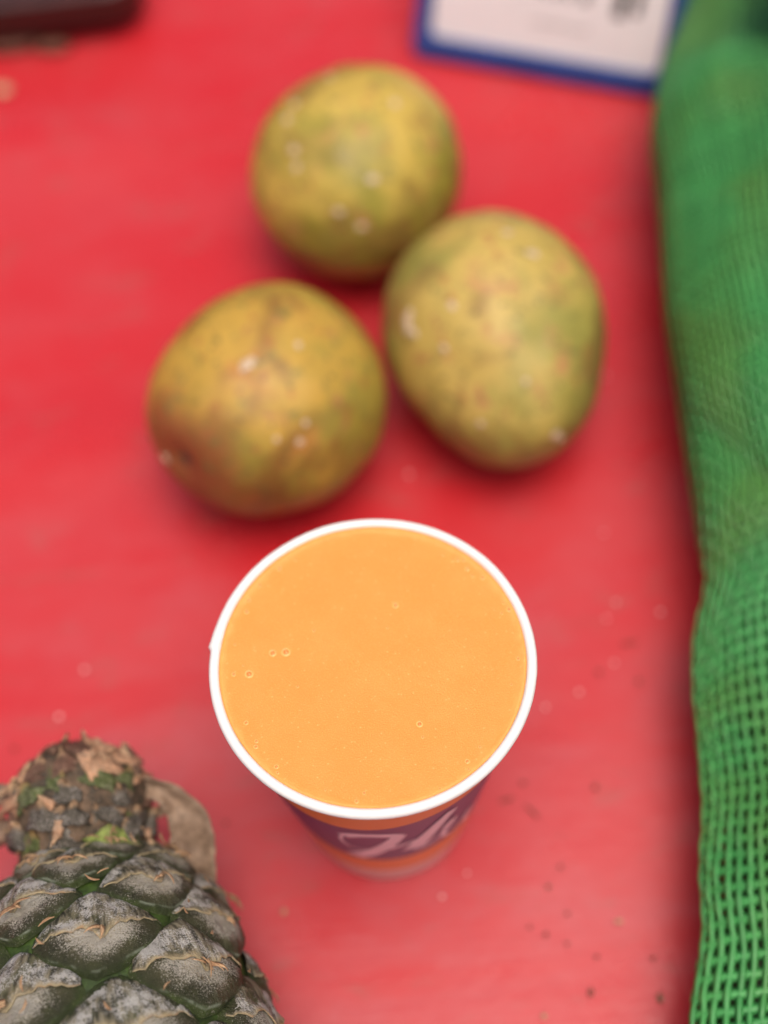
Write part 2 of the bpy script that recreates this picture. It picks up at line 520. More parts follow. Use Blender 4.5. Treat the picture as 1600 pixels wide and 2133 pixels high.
# ---------------------------------------------------------------- mangoes
def build_mango(label, centre, dims, axis, egg, seed, mat, flats=(), stem=True, spots=()):
    """dims: full length along axis, width, height; axis: stem direction (x, y, z)"""
    ax = Vector(axis).normalized()
    up = Vector((0, 0, 1)); side = ax.cross(up).normalized(); up2 = side.cross(ax).normalized()
    nu, nv = 110, 70
    vs, cols, dirs = [], [], []
    def surf(d):                                    # d: unit vector in (axis, side, up)
        a, b, c = d
        rr = 1 / math.sqrt((a / (dims[0] / 2)) ** 2 + (b / (dims[1] / 2)) ** 2 + (c / (dims[2] / 2)) ** 2)
        k = 1 + egg * a * (1 - abs(a) * .3)
        rr *= lerp(1, k, 1 - abs(a) ** 3)
        rr *= 1 + .035 * nz(a, b, c, 1.6, seed) + .012 * nz(a, b, c, 4, seed + 3)
        for fd, amt, wd in flats:
            fv = Vector(fd).normalized()
            q = a * fv.x + b * fv.y + c * fv.z
            rr *= 1 - amt * sstep(1 - wd, 1, q)
        if stem:
            q = math.acos(max(-1, min(1, a)))
            rr *= 1 - .085 * math.exp(-(q / .16) ** 2)
        return rr
    pts = []
    for i in range(nu):
        for j in range(nv):
            th = math.pi * (j + .0001) / (nv - 1 + .0002); ph = 2 * math.pi * i / nu
            d = (math.cos(th), math.sin(th) * math.cos(ph), math.sin(th) * math.sin(ph))
            r = surf(d)
            p = ax * d[0] * r + side * d[1] * r + up2 * d[2] * r
            pts.append(p)
            q = math.acos(max(-1, min(1, d[0])))
            cols.append((math.exp(-(q / (.60 + .2 * nz(*d, 3, seed))) ** 4) if stem else 0, 0, 0))
    zmin = min(p.z for p in pts)
    o = mk('mango', [tuple(p) for p in pts], grid_faces(nu, nv, True), mat, None, True, cols, (centre[0], centre[1], -zmin - .3))
    tag(o, label, 'mango', 'mangoes on the red sheet')
    if stem:
        r = surf((1, 0, 0))
        prof = [(0, .9), (1.2, .9), (2.2, .3), (2.9, .7), (3.6, .2), (4.2, -.6)]
        vs, fs = lathe(prof, 20)
        vs = [(x + .3 * nz(x, y, z, .9, seed), y + .3 * nz(x, y, z, .9, seed + 2), z) for x, y, z in vs]
        m3 = ax.to_track_quat('Z', 'Y').to_matrix()
        b = ax * (r - .1)
        vs = [tuple(m3 @ Vector(v) + b) for v in vs]
        mk('stem_scar', vs, fs, SCAR, o)
    # dried drops of sap on the skin
    rnd = random.Random(seed * 10)
    for (dx, dy, dz, s) in spots:
        w = Vector((dx, dy, dz)).normalized()
        d = (w.dot(ax), w.dot(side), w.dot(up2))
        p = w * surf(d)
        vs, fs = lathe([(0.001, .34), (.5, .30), (.85, .16), (1.0, -.1)], 12)
        m3 = w.to_track_quat('Z', 'Y').to_matrix()
        e = rnd.uniform(.75, 1.5)
        vs = [tuple(m3 @ Vector((x * s * e, y * s, z * s)) + p) for x, y, z in vs]
        mk('sap_drop', vs, fs, SAP, o)
    return o

SCAR = mat_simple('stem_scar_bark', (.07, .05, .035), .7, .4, .6, .5)
SAP = mat_simple('dried_sap', (.60, .45, .31), .3, .2, .8, .3)
def seen_spots(lst):
    # (right, up, radius) as seen from above and in front, in fractions of the fruit's radius
    out = []
    for a, b, s in lst:
        v = Vector((a, b, math.sqrt(max(0, 1 - a * a - b * b))))
        v.rotate(Matrix.Rotation(R(38), 3, 'X'))
        out.append((v.x, v.y, v.z, s))
    return out
def view_spots(n, seed, lo=.9, hi=1.5):
    rnd = random.Random(seed); out = []
    for k in range(n):
        a = rnd.uniform(0, 6.28); q = rnd.uniform(.15, .95)
        v = Vector((math.sin(q) * math.cos(a), math.sin(q) * math.sin(a), math.cos(q)))
        v.rotate(Matrix.Rotation(R(33), 3, 'X'))
        out.append((v.x, v.y, v.z, rnd.uniform(lo, hi)))
    return out
build_mango('roundest mango, yellow with green shoulder, furthest from the cup', (-.5, 423), (92, 84, 80), (.25, .9, -.15), -.03, 1.0,
            mat_mango('mango_skin_a', 1, (.56, .385, .072), (.30, .255, .034), (.21, .105, .028), (.52, .23, .085)), stem=False, spots=seen_spots([(-.60, .44, 1.7), (-.53, .58, 1.5), (-.54, .14, 1.7), (-.52, -.01, 1.7), (.12, -.17, 1.7), (-.18, -.40, 1.5), (0, -.53, 1.5), (-.2, .87, 1.6), (.4, .53, 1.8)]))
build_mango('mango tapering towards the cup, nearest the green net sack', (47, 333), (99, 81, 79), (.15, -1, -.12), -.15, 2.0,
            mat_mango('mango_skin_b', 2, (.53, .37, .090), (.31, .27, .055), (.25, .14, .040), (.50, .22, .09)), stem=False, spots=seen_spots([(.09, .88, 1.4), (.30, .73, 1.6), (.25, .74, 1.0), (-.83, .26, 2.2), (-.80, .32, 1.9), (-.84, .19, 2.0), (-.80, .15, 1.5), (-.46, .37, 1.4), (-.57, 0, 1.4), (-.24, -.61, 1.5), (.32, -.69, 1.9), (.36, -.73, 1.3), (.13, -.32, 1.4)]))
build_mango('ochre mango with brown stem scar facing left, lowest of the three', (-39.5, 312.5), (89, 85, 81), (-.70, -.68, .2), -.04, 3.0,
            mat_mango('mango_skin_c', 3, (.52, .31, .050), (.32, .24, .036), (.21, .088, .022), (.52, .20, .05)),
            flats=(((-.25, .95, .2), .05, .40),), spots=seen_spots([(-.07, .36, 2.0), (-.03, .39, 1.5), (-.11, .33, 1.5), (.36, .49, 1.2), (.36, -.15, 1.2), (.12, -.26, 1.1), (.30, -.30, 1.3), (-.83, -.38, 1.8)]))

# ---------------------------------------------------------------- pineapple
PO = Vector((-97.5, 147.5, 54))          # centre of the stem end
PD = Vector((.16, -.985, -.02)).normalized()
PS = PD.cross(Vector((0, 0, 1))).normalized() * -1     # sideways
PU = PS.cross(PD).normalized()
if PU.z < 0: PU = -PU
PROF = [(0, 12), (2, 15), (5, 19), (10, 25), (16, 30.5), (24, 36), (36, 41), (54, 45.5), (75, 49), (100, 51), (125, 48), (145, 41), (158, 28), (163, 12)]
def p_surf(th, s, h=0.0):
    """th: angle round the axis, 0 at the top; s: distance along the axis"""
    r = smooth_interp(s, PROF, 3)
    dr = (smooth_interp(s + 1, PROF, 3) - smooth_interp(s - 1, PROF, 3)) / 2
    nl = 1 / math.sqrt(1 + dr * dr)
    rad = PU * math.cos(th) + PS * math.sin(th)
    nrm = (rad - PD * dr) * nl
    return PO + PD * s + rad * r + nrm * h

def build_pineapple():
    root = empty('pineapple', (PO.x, PO.y, 0))
    tag(root, 'whole grey green pineapple lying with its cut stem end towards the mangoes', 'pineapple')
    base = Vector((PO.x, PO.y, 0))
    nu, ns = 64, 60
    vs = []
    for i in range(nu):
        for j in range(ns):
            s = 163 * j / (ns - 1)
            vs.append(tuple(p_surf(2 * math.pi * i / nu, s, -2.6) - base))
    core = mat_simple('groove_green', (.036, .066, .011), .55, .6, .25, .8)
    mk('body', vs, grid_faces(nu, ns, True, True), core, root)
    rind, bract, dry = mat_fruitlet(), mat_bract(), mat_dry('dried_floret', (.36, .20, .10), (.64, .43, .25))
    NR = 6
    rows, s = [], 3.5
    while s < 158:
        rows.append(s)
        r = smooth_interp(s, PROF, 3); dr = (smooth_interp(s + 2, PROF, 3) - smooth_interp(s, PROF, 3)) / 2
        arc = math.sqrt(1 + dr * dr)
        s += lerp(9.5, 15.5, sstep(15, 50, r)) / arc
    rnd = random.Random(11)
    for ri, s0 in enumerate(rows):
        r0 = smooth_interp(s0, PROF, 3)
        dr = (smooth_interp(s0 + 2, PROF, 3) - smooth_interp(s0 - 2, PROF, 3)) / 4
        arc = math.sqrt(1 + dr * dr)
        d = ((rows[min(ri + 1, len(rows) - 1)] - rows[max(ri - 1, 0)]) / (2 if 0 < ri < len(rows) - 1 else 1)) * arc
        X = math.pi * r0 / NR
        L_ = math.hypot(X, d); cn, sn, dd = d / L_, X / L_, X * d / L_
        def bound(ph):
            c, s_ = abs(math.cos(ph)), math.sin(ph)
            p = 7 if s_ > 0 else lerp(7, 2.8, min(1, -s_ * 1.6))
            t = ((c * cn + abs(s_) * sn) / dd) ** p + (c / (X * .84)) ** p + (abs(s_) / (d * .96)) ** p
            return (1.11 + (.13 * s_ if s_ > 0 else -.05 * s_)) * t ** (-1 / p)
        for k in range(NR):
            th0 = 2 * math.pi * (k + (.5 if ri % 2 else 0)) / NR + .045 * ri - .02 + rnd.uniform(-.06, .06)
            s0 = rows[ri] + rnd.uniform(-1.3, 1.3) * (ri > 1)
            sz = rnd.uniform(.95, 1.06); skew = rnd.uniform(-.22, .22)
            seed = ri * 13.7 + k * 5.3
            shr = rnd.random()
            hgt = (2.0 + rnd.uniform(-.7, .7)) * lerp(.55, 1, sstep(14, 40, r0))
            def height(x, y, rho, b):
                lower = sstep(.25, -.25, b)
                dome = lerp(1 - rho ** 3.6, 1 - rho ** 5.5, lower)
                h = -2.3 + (hgt * lerp(.92, 1, lower) + 1.7) * dome
                h -= 1.1 * math.exp(-((x / 3.2) ** 2 + ((y + 1.2) / 2.6) ** 2))
                if b < .1: h += .5 * math.exp(-((rho - .88) / .045) ** 2) * sstep(.1, -.3, b)
                h += 1.3 * nz(x, y, 0, .10, seed) + .5 * nz(x, y, 0, .35, seed) + .13 * nz(x, y, 0, 1.4, seed)
                ang_ = math.atan2(y + 1.2, x)
                h += .16 * nz(math.cos(ang_) * 5, math.sin(ang_) * 5, seed, 1, 2) * sstep(0, .35, rho) * (1 - rho)
                return h
            na, nr = 56, 18
            vs, cols = [], []
            def place(x, y, h):
                ss = s0 - y / arc            # y > 0 towards the stem
                rr = max(6, smooth_interp(ss, PROF, 3))
                return tuple(p_surf(th0 + x / lerp(r0, rr, .6), max(0, ss), h) - base)
            h0 = height(0, 0, 0, 0)
            for i in range(na):
                ph = 2 * math.pi * i / na
                bd = bound(ph + skew * math.sin(ph) ** 2) * sz * .99 * (1 + .05 * nz(math.cos(ph) * 2, math.sin(ph) * 2, seed))
                for j in range(nr):
                    rho = j / (nr - 1)
                    x, y = math.cos(ph) * bd * rho, math.sin(ph) * bd * rho
                    b = math.sin(ph) * rho
                    vs.append(place(x, y, height(x, y, rho, b)))
                    cols.append((rho, b * .5 + .5, math.cos(ph) * rho * .5 + .5))
            fr = mk('fruitlet', vs, grid_faces(na, nr, True), rind, root, True, cols)
            # bract: papery flap from the stem side, its free torn edge over the eye's middle
            nu_, nw = 26, 14
            bv, bc = [], []
            wr = rnd.uniform(.86, 1.02)
            off = rnd.uniform(-.12, .12)
            for i in range(nu_):
                u = -1 + 2 * i / (nu_ - 1)
                for j in range(nw):
                    w = j / (nw - 1)
                    # polar fan: from the upper boundary in to the edge line
                    ph = math.pi / 2 - u * (1.46 * wr)
                    bd = bound(ph) * .97
                    xt, yt = math.cos(ph) * bd, math.sin(ph) * bd
                    tip = math.exp(-((u - off) / .16) ** 2)
                    jag = .16 * nz(u * 2.5, seed, 0, 1, 1) + .09 * nz(u * 9, seed, 0, 1, 1) + .06 * nz(u * 25, seed, 0, 1, 4)
                    xe = u * bound(0) * .88
                    ye = d * (.13 - .03 * abs(u) - .20 * tip + jag)
                    x, y = lerp(xt, xe, w), lerp(yt, ye, w)
                    rho = min(1, math.hypot(x, y) / (bound(math.atan2(y, x)) + 1e-6))
                    h = height(x, y, rho, y / max(6, d)) + .12 + .18 * w ** 3 * (1 - .5 * abs(u)) + .45 * w ** 8 * (.6 + 2.2 * nz(u * 5, seed, 0, 1, 7))
                    h += (.28 * nz(u * 11, w * 1.2, seed, 1, 2) + .18 * nz(u * 26, w * 2, seed, 1, 6)) * (.4 + w)
                    bv.append(place(x, y, h)); bc.append((w, u * .5 + .5, shr))
            bo = mk('bract', bv, grid_faces(nu_, nw, False, True), bract, fr, True, bc)
            md = bo.modifiers.new('thickness', 'SOLIDIFY'); md.thickness = .00035; md.offset = 0
            # dried remains of the flower in the eye's middle: a few curled slivers
            fv, ff = [], []
            for q in range(rnd.choice((3, 4, 5))):
                a = rnd.uniform(-2.9, -.2); L = rnd.uniform(2.4, 6.5); w0 = rnd.uniform(.45, 1.0)
                px, py = rnd.uniform(-1.6, 1.6), rnd.uniform(-1.2, 1.4)
                bend = rnd.uniform(-.6, .6); b0 = len(fv)
                for m_ in range(6):
                    t = m_ / 5
                    aa = a + bend * t
                    cx_, cy_ = px + math.cos(aa) * L * t, py + math.sin(aa) * L * t
                    ww = w0 * (1 - t) ** .7 + .04
                    hh = h0 + 1.6 + 1.5 * math.sin(t * 2.4) * (L / 4)
                    nx_, ny_ = -math.sin(aa) * ww, math.cos(aa) * ww
                    fv += [place(cx_ + nx_, cy_ + ny_, hh), place(cx_, cy_, hh + .35 * (1 - t)), place(cx_ - nx_, cy_ - ny_, hh), place(cx_, cy_, hh - .25)]
                    if m_:
                        for e in range(4):
                            a0 = b0 + (m_ - 1) * 4 + e; a1 = b0 + (m_ - 1) * 4 + (e + 1) % 4
                            ff.append((a0, a1, a1 + 4, a0 + 4))
            mk('dried_flower', fv, ff, dry, fr, True)
    # loose slivers of chaff on the rind
    cv, cf = [], []
    for q in range(30):
        th, s = rnd.uniform(-1.2, 1.2), rnd.uniform(8, 80)
        L, a = rnd.uniform(1.5, 5.0), rnd.uniform(0, 6.28)
        w0 = rnd.uniform(.2, .5); b0 = len(cv)
        rr = smooth_interp(s, PROF, 3)
        for m_ in range(4):
            t = m_ / 3 - .5
            c = (th + math.cos(a + t * .6) * L * t / rr, s + math.sin(a + t * .6) * L * t)
            ww = w0 * (1 - (2 * t) ** 2 * .9)
            ox, oy = -math.sin(a) * ww / rr, math.cos(a) * ww
            hh = 4.0 + 1.2 * t
            cv += [tuple(p_surf(c[0] + ox, c[1] + oy, hh) - base), tuple(p_surf(c[0], c[1], hh + .3) - base), tuple(p_surf(c[0] - ox, c[1] - oy, hh) - base)]
            if m_:
                for e in range(2):
                    i0 = b0 + (m_ - 1) * 3 + e
                    cf.append((i0, i0 + 1, i0 + 4, i0 + 3))
    ch = mk('chaff', cv, cf, dry, root)
    tag(ch, None, None, None, 'stuff')
    # ---- stem stub: knobbly, wrapped in torn leaf bases
    sprof = [(-6, 18), (0, 18.5), (6, 19), (12, 20.5), (18, 20.5), (23, 18.5), (28, 14), (31.5, 8), (33, 1)]
    A = Vector((PO.x + 1, PO.y - 4, PO.z + 3)); AD = Vector((-.05, .97, .16)).normalized()
    AS = AD.cross(Vector((0, 0, 1))).normalized(); AU = AS.cross(AD).normalized()
    def st(th, s, h=0):
        r = smooth_interp(s, sprof, 1.5)
        rad = AU * math.cos(th) + AS * math.sin(th)
        k = .0 if s < 24 else (s - 24) / 9
        return A + AD * (s + h * k) + rad * (r + h * (1 - k * .6)) - base
    nu, ns = 72, 48
    vs = []
    for i in range(nu):
        for j in range(ns):
            th = 2 * math.pi * i / nu; s = -6 + 39 * j / (ns - 1)
            h = 1.3 * nz(math.cos(th) * 3, math.sin(th) * 3, s * .14, 1, 3) + .8 * nz(math.cos(th) * 8, math.sin(th) * 8, s * .4, 1, 9)
            vs.append(tuple(st(th, s, h)))
    stub = mk('stem_stub', vs, grid_faces(nu, ns, True), mat_stub(), root)
    kinds = [mat_scale('leaf_base_dark', (.050, .043, .033), (.44, .40, .36), (.40, .25, .14)),
             mat_scale('leaf_base_brown', (.085, .042, .028), (.45, .31, .21), (.60, .39, .23)),
             mat_scale('leaf_base_tan', (.30, .17, .10), (.60, .46, .33), (.66, .45, .28)),
             mat_scale('leaf_base_green', (.050, .062, .018), (.34, .34, .22), (.34, .22, .09))]
    pale = mat_scale('leaf_base_pale_green', (.15, .19, .045), (.42, .44, .20), (.20, .20, .06))
    def scale_piece(th, s, wid, L, mat, lift, seed, turn=0.0, curl=0.0, base_h=.5, bulge=.8):
        nu_, nw = 11, 12
        sv, scol = [], []
        r = max(7, smooth_interp(s, sprof, 1.5))
        ct, sn_ = math.cos(turn), math.sin(turn)
        for i in range(nu_):
            u = -1 + 2 * i / (nu_ - 1)
            for j in range(nw):
                w = j / (nw - 1)
                shape = (1 - w ** 1.5) * (1 + .55 * nz(w * 4, seed, (u > 0) * 5, 1, 2)) + .04
                lx = u * wid * shape + 2.0 * nz(seed, w * 1.5, 0, 1, 5) * w
                ly = L * w * (1 + .25 * nz(u * 3, seed, 0, 1, 4)) + .8 * nz(u * 4, w * 3, seed, 1, 1)
                dx, dy = lx * ct - ly * sn_, lx * sn_ + ly * ct
                h = base_h + lift * w ** 1.5 + curl * w ** 4 + bulge * (1 - u * u) * (1 - w * .5) + .9 * nz(u * 2.2, w * 3, seed, 1.2, 4) + .45 * nz(u * 7, w * 7, seed, 1, 8)
                h -= .9 * abs(u) ** 4
                sv.append(tuple(st(th + dx / r, min(32.5, s + dy), h))); scol.append((w, u * .5 + .5, 0))
        o = mk('leaf_base', sv, grid_faces(nu_, nw), mat, stub, True, scol)
        md = o.modifiers.new('thickness', 'SOLIDIFY'); md.thickness = .0005; md.offset = 0
    rnd = random.Random(4)
    for lev, (s, cnt) in enumerate([(-2, 8), (4, 8), (10, 9), (14.5, 9), (18.5, 9), (22.5, 9), (26.0, 7), (28.5, 5)]):
        for k in range(cnt):
            th = 2 * math.pi * (k + .5 * (lev % 2)) / cnt + rnd.uniform(-.22, .22)
            wt = [(7, 1, 1, 2), (8, 2, 1, 1), (4, 2, 1, 2), (3, 3, 1, 2), (0, 6, 4, 0), (0, 6, 4, 0), (0, 6, 4, 0), (0, 6, 4, 0)][lev]
            m = rnd.choices(kinds, wt)[0]
            big = rnd.random() < .6
            scale_piece(th, s + rnd.uniform(-1.5, 1.5), rnd.uniform(5, 8) if big else rnd.uniform(2.5, 4.5), rnd.uniform(6, 11) if big else rnd.uniform(4, 7), m,
                        rnd.uniform(-.2, .9), k * 3.3 + lev * 7.1, rnd.gauss(0, .55), rnd.choice((0, 0, .4, 1.2)), rnd.uniform(.1, .5), rnd.uniform(.2, 1.1))
    for k in range(10):                      # loose torn scraps, tan, at every angle
        s = rnd.choice((rnd.uniform(4, 18), rnd.uniform(17, 30), rnd.uniform(17, 30)))
        scale_piece(rnd.uniform(-1.7, 1.7), s, rnd.uniform(.6, 1.9), rnd.uniform(2.5, 6), rnd.choice((kinds[2], kinds[2], kinds[1])),
                    rnd.uniform(0, 1.6), k * 9.1 + 200, rnd.uniform(0, 6.28), rnd.uniform(-.6, 1.8), 1.7, .3)
    scale_piece(.62, -1.5, 9.0, 5.5, pale, .2, 50.5, 0, 0, 1.8, 1.4)
    for k in range(9):                       # blunt dark grey bracts where stub and fruit meet
        scale_piece(-2.0 + k * .5 + rnd.uniform(-.1, .1), 2.5 + rnd.uniform(-1, 2.5), rnd.uniform(4.5, 6.5), rnd.uniform(5, 8), kinds[0], .3, k * 4.4 + 300, rnd.gauss(0, .4), .3, 1.0, 2.2)
    scale_piece(-.55, 12, 6.5, 6.5, kinds[3], .3, 61.5, .3, 0, 1.2, .8)
    # long dried slivers lying across the stub
    scale_piece(-.75, 15, 1.9, 15, kinds[2], .6, 77.7, 2.05 - math.pi / 8, 1.0, 2.0, .5)
    scale_piece(-.1, 6, 1.6, 6.5, kinds[2], 1.2, 81.7, 2.8, .6, 2.2, .4)
    # ---- dry curled leaf on the right of the stub
    leafm = mat_dry('dried_leaf_brown', (.17, .11, .072), (.40, .275, .19), .55)
    def strip(pathw, nw=9, name='dried_leaf', cup=2.2):
        pts = []
        n = len(pathw)
        def cat(i, t, q):
            p = [pathw[min(n - 1, max(0, i + e))][q] for e in (-1, 0, 1, 2)]
            p = [Vector(v) for v in p]
            return .5 * ((2 * p[1]) + (-p[0] + p[2]) * t + (2 * p[0] - 5 * p[1] + 4 * p[2] - p[3]) * t * t + (-p[0] + 3 * p[1] - 3 * p[2] + p[3]) * t ** 3)
        for i in range(n - 1):
            for e in range(9):
                pts.append((cat(i, e / 9, 0), cat(i, e / 9, 1)))
        pts.append((Vector(pathw[-1][0]), Vector(pathw[-1][1])))
        sv = []
        for i, (c, w) in enumerate(pts):
            t0, t1 = pts[max(0, i - 1)][0], pts[min(len(pts) - 1, i + 1)][0]
            nn = (t1 - t0).cross(w)
            nn = nn.normalized() if nn.length > 1e-6 else Vector((0, 0, 1))
            for j in range(nw):
                v = -1 + 2 * j / (nw - 1)
                edge = 1 + .10 * nz(i * .35, v * 2, 0, 1, 3)
                p = c + w * v * edge + nn * (cup * (v * v - .5) + 1.9 * nz(i * .2, v * 1.6, 0, 1, 8) + .5 * nz(i * .5, v * 4, 0, 1, 9))
                sv.append(tuple(p - base))
        o = mk(name, sv, grid_faces(len(pts), nw), leafm, root)
        md = o.modifiers.new('thickness', 'SOLIDIFY'); md.thickness = .0005; md.offset = 0
        return o
    strip([((-84, 162, 66), (.3, 2.2, 2.5)), ((-76, 160, 64), (.6, 2.4, 2.0)), ((-69.5, 157, 62), (2.5, 2.4, 1.5)), ((-65, 151, 58), (5.8, 1.5, 1.0)),
           ((-64.5, 143.5, 52), (6.8, .3, 1.0)), ((-65, 135, 46), (6.4, -.5, 1.0)), ((-66.5, 127, 38), (4.0, -.8, .5))])
    strip([((-80, 153, 56), (0, 1.4, 2)), ((-75.5, 154.5, 56), (.5, 1.5, 1.4)), ((-71, 155.5, 57), (1, 1.6, 1)), ((-68, 154, 57), (.6, .8, .6))], 5, 'dried_leaf', .5)
    strip([((-116, 160, 63), (0, 1.4, 3)), ((-122, 161, 61), (0, 2.2, 3)), ((-129, 160, 58), (0, 2.6, 3)), ((-138, 156, 52), (0, 2, 3))], 7)
    strip([((-114, 150, 58), (0, 2.2, 3)), ((-122, 152, 54), (0, 2.8, 3)), ((-130, 150, 50), (0, 3, 3)), ((-140, 146, 44), (0, 2, 3))], 7)
build_pineapple()

# ---------------------------------------------------------------- green net sack
LEFT = [(-40, 66), (40, 71), (87, 77.7), (98, 80.7), (112, 86.3), (134, 89), (149, 92.7), (165, 93.6), (190, 96.2), (209, 98.6), (225, 106.5), (259, 107.8),
        (293, 108.4), (337, 110.1), (384, 115.7), (427, 118.5), (470, 131), (518, 152), (560, 172)]
def sack_pt(y, ph, inset=0.0):
    W = interp(y, [(-40, 74), (400, 76), (470, 62), (530, 42), (560, 30)]) - inset * 1.2
    zc = interp(y, [(-40, 31), (100, 33), (190, 35), (260, 42), (300, 46), (420, 44), (500, 36), (560, 24)]) - inset * .75
    x0 = smooth_interp(y, LEFT, 6) + W + inset * 1.2
    c, s = math.cos(ph), math.sin(ph)
    e = lerp(1.6, .95, sstep(195, 255, y))
    x = x0 - W * math.copysign(abs(c) ** e, c)
    z = interp(y, [(-40, 31), (100, 33), (190, 35), (260, 42), (300, 46), (420, 44), (500, 36), (560, 24)]) + zc * math.copysign(abs(s) ** e, s)
    # soft lumps and slack folds
    k = sstep(-.2, .7, ph)
    lump = 10 * nz(y * .024, ph * 1.4, 0, 1, 2) + 2.2 * nz(y * .06 + ph * 1.5, ph * 2.2, 0, 1, 6)
    fold = 1.6 * nz(y * .09 + ph * 2.4, ph * .8, 0, 1, 12) * sstep(200, 260, y)
    crease = -7 * math.exp(-((y - 292 + 62 * max(0, ph)) / 11) ** 2) - 5 * math.exp(-((y - 395 + 30 * max(0, ph)) / 9) ** 2) + 5 * math.exp(-((y - 345) / 30) ** 2)
    d = (lump + fold + crease) * k
    x += -c * d * .5; z += s * d
    return Vector((x, y + 3 * nz(y * .03, ph * 3, 0, 1, 5) * k, max(.6 + inset * .1, z)))

def ribbon(name, pts, nrm, width, thick, mat, parent):
    n = len(pts)
    vs = []
    for i in range(n):
        t = (pts[min(n - 1, i + 1)] - pts[max(0, i - 1)])
        sd = t.cross(nrm[i])
        sd = sd.normalized() if sd.length > 1e-9 else Vector((1, 0, 0))
        w = width / 2; nn = nrm[i] * (thick / 2)
        vs += [tuple(pts[i] - sd * w), tuple(pts[i] + nn), tuple(pts[i] + sd * w), tuple(pts[i] - nn)]
    fs = []
    for i in range(n - 1):
        for e in range(4):
            a, b = i * 4 + e, i * 4 + (e + 1) % 4
            fs.append((a, b, b + 4, a + 4))
    return mk(name, vs, fs, mat, parent)

def build_sack():
    root = empty('net_sack', (0, 0, 0))
    tag(root, 'bulging green woven net sack lying along the right side of the table', 'sack')
    strand = mat_strand()
    ph0, ph1 = R(-48), R(118)
    # equal spacing round the girth
    N = 400
    acc = [0.0]; prev = sack_pt(200, ph0)
    for i in range(1, N + 1):
        p = sack_pt(200, lerp(ph0, ph1, i / N)); acc.append(acc[-1] + (p - prev).length); prev = p
    def ph_at(a):
        for i in range(N):
            if acc[i + 1] >= a: return lerp(ph0, ph1, (i + (a - acc[i]) / max(1e-6, acc[i + 1] - acc[i])) / N)
        return ph1
    wefts = []; y = 20.0
    while y < 545:
        wefts.append(y); y += interp(y, [(0, 4.9), (190, 4.9), (240, 3.8), (560, 3.6)])
    def frame(y, ph):
        p = sack_pt(y, ph); a = sack_pt(y + 1, ph) - p; b = sack_pt(y, ph + .02) - p
        n = a.cross(b)
        n = n.normalized() if n.length > 1e-9 else Vector((0, 0, 1))
        if n.dot(Vector((-math.cos(ph), 0, math.sin(ph)))) < 0: n = -n
        return p, n
    tot = acc[-1]; nw = int(tot / 3.5)
    rnd = random.Random(2)
    for k in range(nw):
        a0 = (k + .5) * tot / nw
        pts, nr = [], []
        for wi in range(len(wefts) - 1):
            for e in (0, .5):
                y = lerp(wefts[wi], wefts[wi + 1], e)
                a = a0 + .55 * nz(y * .05, k * .9, 0, 1, 3) + .25 * nz(y * .2, k, 0, 1, 8)
                p, n = frame(y, ph_at(min(tot - .01, max(.01, a))))
                lift = (.75 if (wi + k) % 2 == 0 else .15) if e == 0 else .45
                pts.append(p + n * lift); nr.append(n)
        ribbon('warp_strand', pts, nr, 2.3, .7, strand, root)
    for wi, y in enumerate(wefts):
        pts, nr = [], []
        M = 92
        for i in range(M):
            a = tot * (i + .5) / M
            yy = y + .5 * nz(a * .06, y, 0, 1, 4) + .25 * nz(a * .3, y, 0, 1, 9)
            p, n = frame(yy, ph_at(a))
            pts.append(p + n * lerp(.2, .62, sstep(215, 255, y))); nr.append(n)
        ribbon('weft_strand', pts, nr, interp(y, [(0, 3.5), (190, 3.5), (240, 1.9), (560, 1.7)]), .6, strand, root)
    # the second layer of net folded inside, and the dark filling
    def shell(name, ya, yb, inset, mat, na=46, lump=0.0):
        vs = []
        m = max(8, int((yb - ya) / 5))
        for i in range(m):
            for j in range(na):
                y = lerp(ya, yb, i / (m - 1)); ph = lerp(R(-40), R(175), j / (na - 1))
                p = sack_pt(y, ph, inset)
                if lump:
                    n = Vector((-math.cos(ph), 0, math.sin(ph)))
                    p = p + n * (lump * nz(y * .05, ph * 1.6, 0, 1, 15) - lump * .4)
                vs.append(tuple(p))
        return mk(name, vs, grid_faces(m, na), mat, root)
    inner = mat_simple('inner_net_green', (.020, .095, .022), .5, .35, .25, .6)
    dark = mat_simple('dark_filling', (.045, .048, .020), .6, .5, .12, .4)
    shell('inner_layer', 205, 548, 1.6, inner)
    shell('filling', 6, 555, 7, dark, lump=4.0)
build_sack()

# ---------------------------------------------------------------- price sign
def rrect(w, h, r, n=6, cx=0, cz=0):
    pts = []
    for qx, qz, a0 in ((1, 1, 0), (-1, 1, 90), (-1, -1, 180), (1, -1, 270)):
        for k in range(n + 1):
            a = R(a0 + 90 * k / n)
            pts.append((cx + qx * (w / 2 - r) + r * math.cos(a), cz + qz * (h / 2 - r) + r * math.sin(a)))
    return pts

